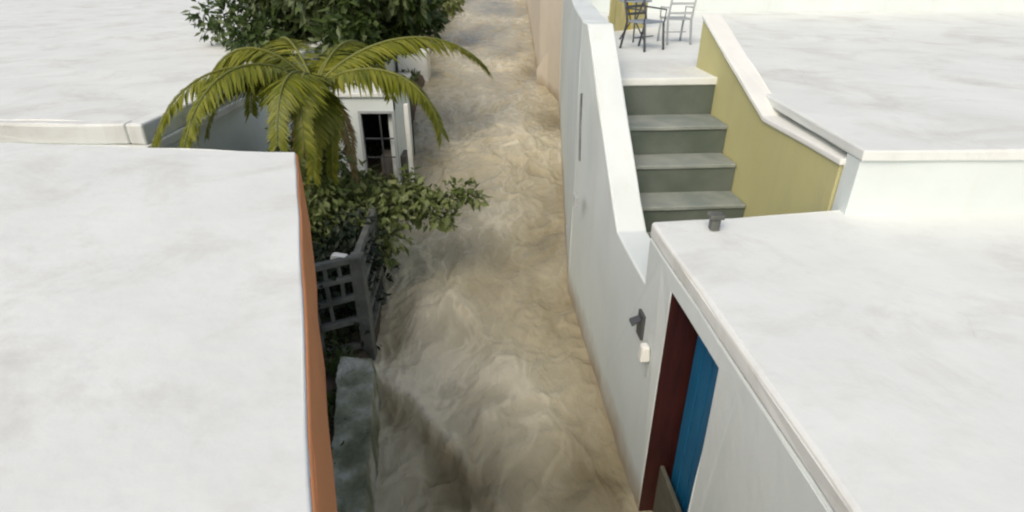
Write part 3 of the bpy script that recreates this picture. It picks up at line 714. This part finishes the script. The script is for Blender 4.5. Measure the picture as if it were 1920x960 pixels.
def garden_wall():
    y = onwater(785, 152).y; zb = zw(y) - 0.2
    xs = [ondist(u, 150, y).x for u in (716, 741, 748, 803)]; zt = ondist(770, 97, y).z
    h = thing('garden_wall', 'low bright white wall block at the water edge behind the palm frond', 'wall', (xs[3], y, zb)); o = Vector(h.location)
    for i, (x0, x1) in enumerate(((xs[0] - 0.6, xs[1]), (xs[2], xs[3]))):
        bm = prism(B(), [(x0, y, zb), (x1, y, zb), (x1, y, zt - 0.05 * (1 - i)), (x0, y, zt - 0.05 * (1 - i))], Vector((0, 0.8, 0)))
        bmesh.ops.translate(bm, verts=bm.verts[:], vec=-o); bevel(obj('wall_block', bm, 'roofwhite', h), 0.03, 3)
    bm = prism(B(), [(xs[1], y + 0.12, zb), (xs[2], y + 0.12, zb), (xs[2], y + 0.12, zt + 0.12), (xs[1], y + 0.12, zt + 0.12)], Vector((0, 0.12, 0)))
    bmesh.ops.translate(bm, verts=bm.verts[:], vec=-o); obj('post', bm, 'dark', h)
garden_wall()

# ------------------------------------------------------------------ low mossy wall along the lane
def mossy_wall():
    zt = 0.42
    ea = [onz(u, v, zt) for u, v in ((696, 662), (698, 700), (695, 780), (688, 880), (684, 960), (680, 1040))]
    eb = [onz(u, v, zt) for u, v in ((640, 658), (632, 700), (628, 780), (622, 880), (622, 960), (622, 1040))]
    h = tag(bpy.data.objects.new('low_wall', bpy.data.meshes.new('low_wall')), 'low mossy grey concrete wall along the water at the garden edge', 'wall')
    COL.objects.link(h)
    bm = bmesh.new(); n = 110; m = 24; rows = []
    def lerp(pl, t):
        k = t * (len(pl) - 1); i = min(int(k), len(pl) - 2); return pl[i].lerp(pl[i + 1], k - i)
    for i in range(n + 1):
        t = i / n; A, Bq = lerp(ea, t), lerp(eb, t); row = []
        endz = -0.12 * max(0, 1 - t * 14) ** 2
        for j in range(m + 1):
            f = j / m
            if j < 3: p = A + Vector((0.05 * (3 - j) / 3, 0, -0.62 * (3 - j) / 3))
            elif j > m - 3: p = Bq + Vector((-0.04 * (j - m + 3) / 3, 0, -0.62 * (j - m + 3) / 3))
            else:
                k = (j - 3) / (m - 6); p = A.lerp(Bq, k); p.z += endz
            nz = mnoise.fractal(p * 4.0, 0.8, 2.1, 5) * 0.024 + mnoise.noise(p * 1.3) * 0.015 + mnoise.noise(p * 22) * 0.010
            row.append(bm.verts.new(p + Vector((nz, 0, nz * 1.2))))
        rows.append(row)
    for i in range(n):
        for j in range(m): bm.faces.new((rows[i][j], rows[i][j + 1], rows[i + 1][j + 1], rows[i + 1][j]))
    bm.faces.new(rows[0]); bm.faces.new(rows[-1][::-1])
    bmesh.ops.recalc_face_normals(bm, faces=bm.faces[:])
    bm.to_mesh(h.data); bm.free(); h.data.materials.append(M['moss'])
mossy_wall()

# ------------------------------------------------------------------ open-work grey fence
def fence():
    c = onz(693, 655, 0.15); y = c.y; zb = -0.2
    zt = ondist(690, 480, y).z
    fl = onz(604, 672, 0.2)                               # far left of the panel that faces the camera
    fr = Vector((edge(LP, y + 1.3) - 0.02, y + 1.3, 0.1)) # panel along the lane
    h = thing('openwork_fence', 'grey concrete openwork fence with dark gaps below the leafy shrub', 'fence', (c.x, c.y, zb)); o = Vector(h.location)
    def P(name, bm, m, bev=0.012):
        bmesh.ops.translate(bm, verts=bm.verts[:], vec=-o); q = obj(name, bm, m, h); bevel(q, bev); return q
    def upright(p, hw, z1): P('post', box(B(), (p.x, p.y, (zb + z1) / 2), (hw, hw, (z1 - zb) / 2)), 'grey')
    upright(c, 0.075, zt + 0.02); upright(fl, 0.05, zt + 0.02); upright(fr, 0.05, zt + 0.04)
    hh = zt - 0.2; rg = random.Random(21)
    for p, q, zs in ((c, fl, (0.05, 0.34, 0.58, 0.80, 1.0)), (c, fr, (0.06, 0.30, 0.48, 0.66, 0.84, 1.0))):
        d = (q - c).normalized(); a = p + d * 0.06; b = q - d * 0.05
        for k in zs:
            z = 0.2 + hh * k - (0.03 if k == 1 else 0); j = 0.018
            P('rail', beam(B(), (a.x, a.y, z + rg.uniform(-j, j)), (b.x, b.y, z + rg.uniform(-j, j)), 0.04, rg.uniform(0.026, 0.046)), 'grey')
        m = 3 if q is fl else 4
        for j in range(1, m):
            r_ = a.lerp(b, (j + rg.uniform(-0.1, 0.1)) / m)
            for z0, z1 in zip(zs[:-1], zs[1:]):
                if rg.random() < 0.35: continue
                P('baluster', beam(B(), (r_.x, r_.y, 0.2 + hh * z0), (r_.x + rg.uniform(-0.015, 0.015), r_.y, 0.2 + hh * z1), rg.uniform(0.014, 0.03), 0.02), 'grey', 0.006)
    # pale stone lying on the corner of the top rail
    s = ondist(636, 483, y - 0.02)
    P('cap_stone', box(B(), (s.x, y, s.z), (0.11, 0.05, 0.035), -0.3, 0.8), 'whitepaint', 0.015)
    return c, fl, fr, zt
FC, FL, FR, FZ = fence()

def hedge():
    t = thing('hedge', 'dark green hedge growing behind the openwork fence', 'hedge', (FL.x, FL.y + 0.8, 0.2)); o = Vector(t.location)
    cl = []
    rg = random.Random(3)
    for k in range(30):
        a = rg.random() * 1.15; b = rg.random()
        cl.append(((FL.x + (FC.x - FL.x) * a - 0.2 + b * -0.2 - o.x, FL.y + 0.28 + b * 1.9 - o.y, 0.25 + rg.random() * 1.0 - o.z), (0.42, 0.42, 0.42)))
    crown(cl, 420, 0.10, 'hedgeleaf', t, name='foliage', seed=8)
    grow((0, 0, 0), [c for c, r in cl[:6]], 0.05, t)
hedge()

# ------------------------------------------------------------------ shrub leaning over the water
def shrub():
    base = Vector((edge(LP, 7.6) - 0.55, 7.55, 0.25))
    t = thing('leafy_shrub', 'leafy green shrub above the grey fence leaning out over the flood', 'shrub', base)
    cl = []
    for u, v, y, rad in ((625, 380, 7.3, .36), (640, 430, 7.2, .36), (690, 395, 7.4, .40), (735, 385, 7.5, .36), (700, 440, 7.2, .34), (780, 365, 7.6, .34), (805, 395, 7.6, .30),
                         (840, 365, 7.7, .26), (875, 362, 7.8, .20), (602, 345, 7.2, .36), (660, 340, 7.8, .32), (720, 470, 7.2, .22), (765, 345, 7.8, .26), (605, 300, 7.6, .34), (625, 460, 7.0, .28), (735, 440, 7.3, .24), (840, 410, 7.6, .15), (590, 420, 7.0, .3), (800, 350, 7.7, .2), (895, 372, 7.8, .10)):
        q = ondist(u, v, y) - base; cl.append((tuple(q), (rad * 1.1, rad * 1.1, rad * 0.85)))
    crown(cl, 520, 0.135, 'midleaf', t, 0.5, seed=5)
    grow((0, 0, -0.1), [c for c, r in cl[:10]], 0.07, t)
shrub()

# ------------------------------------------------------------------ dark tree behind the palm, trees further up the bank
def tree(name, label, u, v, y, spread, lsize, m, seed, per=90, n=14, zs=0.8):
    c = ondist(u, v, y)
    base = Vector((c.x - 0.2, y + 0.2, zw(y) + 0.2))
    t = thing(name, label, 'tree', base, 'trees on the garden bank'); rg = random.Random(seed); cl = []
    for k in range(n):
        a = rg.random() * 6.28; r = spread * math.sqrt(rg.random())
        q = Vector((c.x + r * math.cos(a), y + r * math.sin(a) * 0.8, c.z + (rg.random() - 0.5) * 2 * spread * zs)) - base
        rad = spread * (0.30 + 0.22 * rg.random()); cl.append((tuple(q), (rad, rad, rad * 0.8)))
    crown(cl, per, lsize, m, t, seed=seed)
    grow((0, 0, -0.2), [c_ for c_, r_ in cl[:7]], 0.12 * spread, t)
tree('broadleaf_tree', 'dense dark green broadleaf tree behind the palm fronds', 668, -2, 13.5, 1.55, 0.24, 'darkleaf', 4, 420, 30, 0.55)
tree('broadleaf_tree', 'dark tree partly hidden at the far left behind the palm', 555, -5, 15.5, 1.9, 0.20, 'darkleaf', 9, 260, 20)
tree('broadleaf_tree', 'lighter green tree furthest up the bank beside the water', 768, -55, 25, 1.6, 0.22, 'midleaf', 12, 260, 16)

def bush():
    c = ondist(596, 285, 9.2); base = Vector((c.x, 9.2, 0.3))
    t = thing('leafy_bush', 'dark leafy bush under the palm crown beside the white outbuilding', 'bush', base); rg = random.Random(31); cl = []
    for k in range(16):
        cl.append(((rg.uniform(-0.75, 0.28), rg.uniform(-0.5, 0.6), 0.25 + rg.random() * (c.z - 0.3)), (0.34, 0.34, 0.30)))
    crown(cl, 380, 0.15, 'darkleaf', t, 0.4, seed=33)
    grow((0, 0, -0.1), [q for q, r in cl[:7]], 0.06, t)
bush()

# ------------------------------------------------------------------ palm
def palm():
    hub = ondist(592, 168, 8.0)
    base = Vector((hub.x - 0.15, 8.1, 0.25))
    t = thing('palm_tree', 'palm tree with long arching yellow green fronds over the flooded bank', 'palm', base)
    hb = hub - base
    bm = B(); n = 16; pts, rs = [], []
    for k in range(n + 1):
        f = k / n; pts.append(Vector((hb.x * f ** 1.4, hb.y * f, (hb.z - 0.05) * f))); rs.append(0.15 - 0.03 * f + (0.012 if k % 2 else 0))
    tube(bm, pts, rs, 12); obj('trunk', bm, 'palm_trunk', t, True)
    def frond(ctrl, wid=0.34, k=60, seed=0, m='frond'):
        """ctrl: points of the midrib, hub first (thing space)"""
        rg = np.random.default_rng(seed)
        ctrl = [Vector(c) for c in ctrl]; pts = []
        def bez(tt):
            P_ = ctrl[:]
            while len(P_) > 1: P_ = [P_[i].lerp(P_[i + 1], tt) for i in range(len(P_) - 1)]
            return P_[0]
        pts = [bez(i / 20) for i in range(21)]
        f = obj('frond', tube(B(), pts, [0.022 * (1 - 0.85 * i / 20) + 0.003 for i in range(21)], 6), 'rachis', t, True)
        P_, D_, N_, Ln = [], [], [], []
        for i in range(k):
            tt = 0.10 + 0.90 * i / k
            p = bez(tt); d = (bez(min(1, tt + 0.02)) - bez(tt - 0.02)).normalized(); s = d.cross(Vector((0, 0, 1))).normalized(); up = s.cross(d)
            ln = wid * (math.sin(min(1, tt * 1.15 + 0.12) * math.pi * 0.93) ** 0.6 + 0.10)
            for sg in (-1, 1):
                q = s * sg * (0.75 + rg.random() * 0.2) + d * (0.55 + rg.random() * 0.15) - Vector((0, 0, 0.35 + rg.random() * 0.35)) + up * 0.15
                P_.append(p); D_.append(q.normalized()); N_.append(up); Ln.append(ln * (0.85 + 0.3 * rg.random()))
        D_ = np.array(D_); Ln = np.array(Ln)
        me = leaf_mesh('leaflets', np.array(P_), D_, np.array(N_), Ln, np.full(len(Ln), 0.042), 0.5 + rg.normal(size=len(Ln)) * 0.2 + rg.normal() * 0.08, 0.2)
        link('leaflets', me, m, f)
    def px(*a): return [ondist(u, v, y) - base for u, v, y in a]
    h0 = (592, 168, 8.0)
    frond(px(h0, (650, 78, 8.1), (820, 18, 8.3), (914, 128, 8.4)), 0.48, 140, 1)
    frond(px(h0, (645, 112, 7.7), (790, 95, 7.5), (828, 250, 7.4)), 0.48, 140, 2)
    frond(px(h0, (600, 150, 7.6), (628, 210, 7.4), (622, 335, 7.2)), 0.30, 110, 3)
    frond(px(h0, (596, 120, 8.2), (620, 80, 8.6), (690, 112, 8.8)), 0.40, 110, 4)
    frond(px(h0, (585, 150, 7.5), (590, 210, 7.2), (586, 335, 7.0)), 0.38, 110, 5)
    for i, a in enumerate((200, 250, 330)):
        dx, dy = math.cos(R(a)), math.sin(R(a))
        frond([hb, hb + Vector((dx * 0.4, dy * 0.4, 0.1)), hb + Vector((dx * 0.6, dy * 0.6, -0.6)), hb + Vector((dx * 0.5, dy * 0.5, -1.4))], 0.26, 60, 50 + i, 'dryfrond')
    rg = random.Random(5)
    for i, a in enumerate((70, 95, 120, 138, 156, 174, 192, 210, 228, 246, 264, 285)):
        a = R(a + rg.uniform(-8, 8)); ln = rg.uniform(1.4, 2.2); up = rg.uniform(0.35, 0.9)
        dx, dy = math.cos(a), math.sin(a)
        frond([hb, hb + Vector((dx * ln * 0.35, dy * ln * 0.35, up)), hb + Vector((dx * ln * 0.8, dy * ln * 0.8, up * 0.9)), hb + Vector((dx * ln, dy * ln, -0.25 - 0.3 * rg.random()))], 0.42, 90, 20 + i)
palm()

# ------------------------------------------------------------------ weeds and ground cover on the bank
def ground_cover():
    rg = np.random.default_rng(4); n = 9000
    y = 3 + rg.random(n) ** 1.2 * 22; x = edge(LP, y) - 0.25 - rg.random(n) ** 1.3 * 2.6
    z = np.array([zw(v) for v in y]) + 0.27
    p = np.stack([x, y, z], 1); d = unit(rg.normal(size=(n, 3)) * [0.7, 0.7, 0.3] + [0, 0, 0.8]); nn = unit(rg.normal(size=(n, 3)))
    ln = 0.10 + 0.14 * rg.random(n)
    keep = np.array([mnoise.noise(Vector((a * 1.2, b * 1.2, 3))) for a, b in zip(x, y)]) > -0.15
    me = leaf_mesh('ground_cover', p[keep], d[keep], nn[keep], ln[keep], ln[keep] * 0.3, 0.4 + 0.25 * rg.normal(size=keep.sum()))
    tag(link('ground_cover', me, 'darkleaf'), 'low weeds growing on the garden bank beside the flood', None, None, 'stuff')
ground_cover()
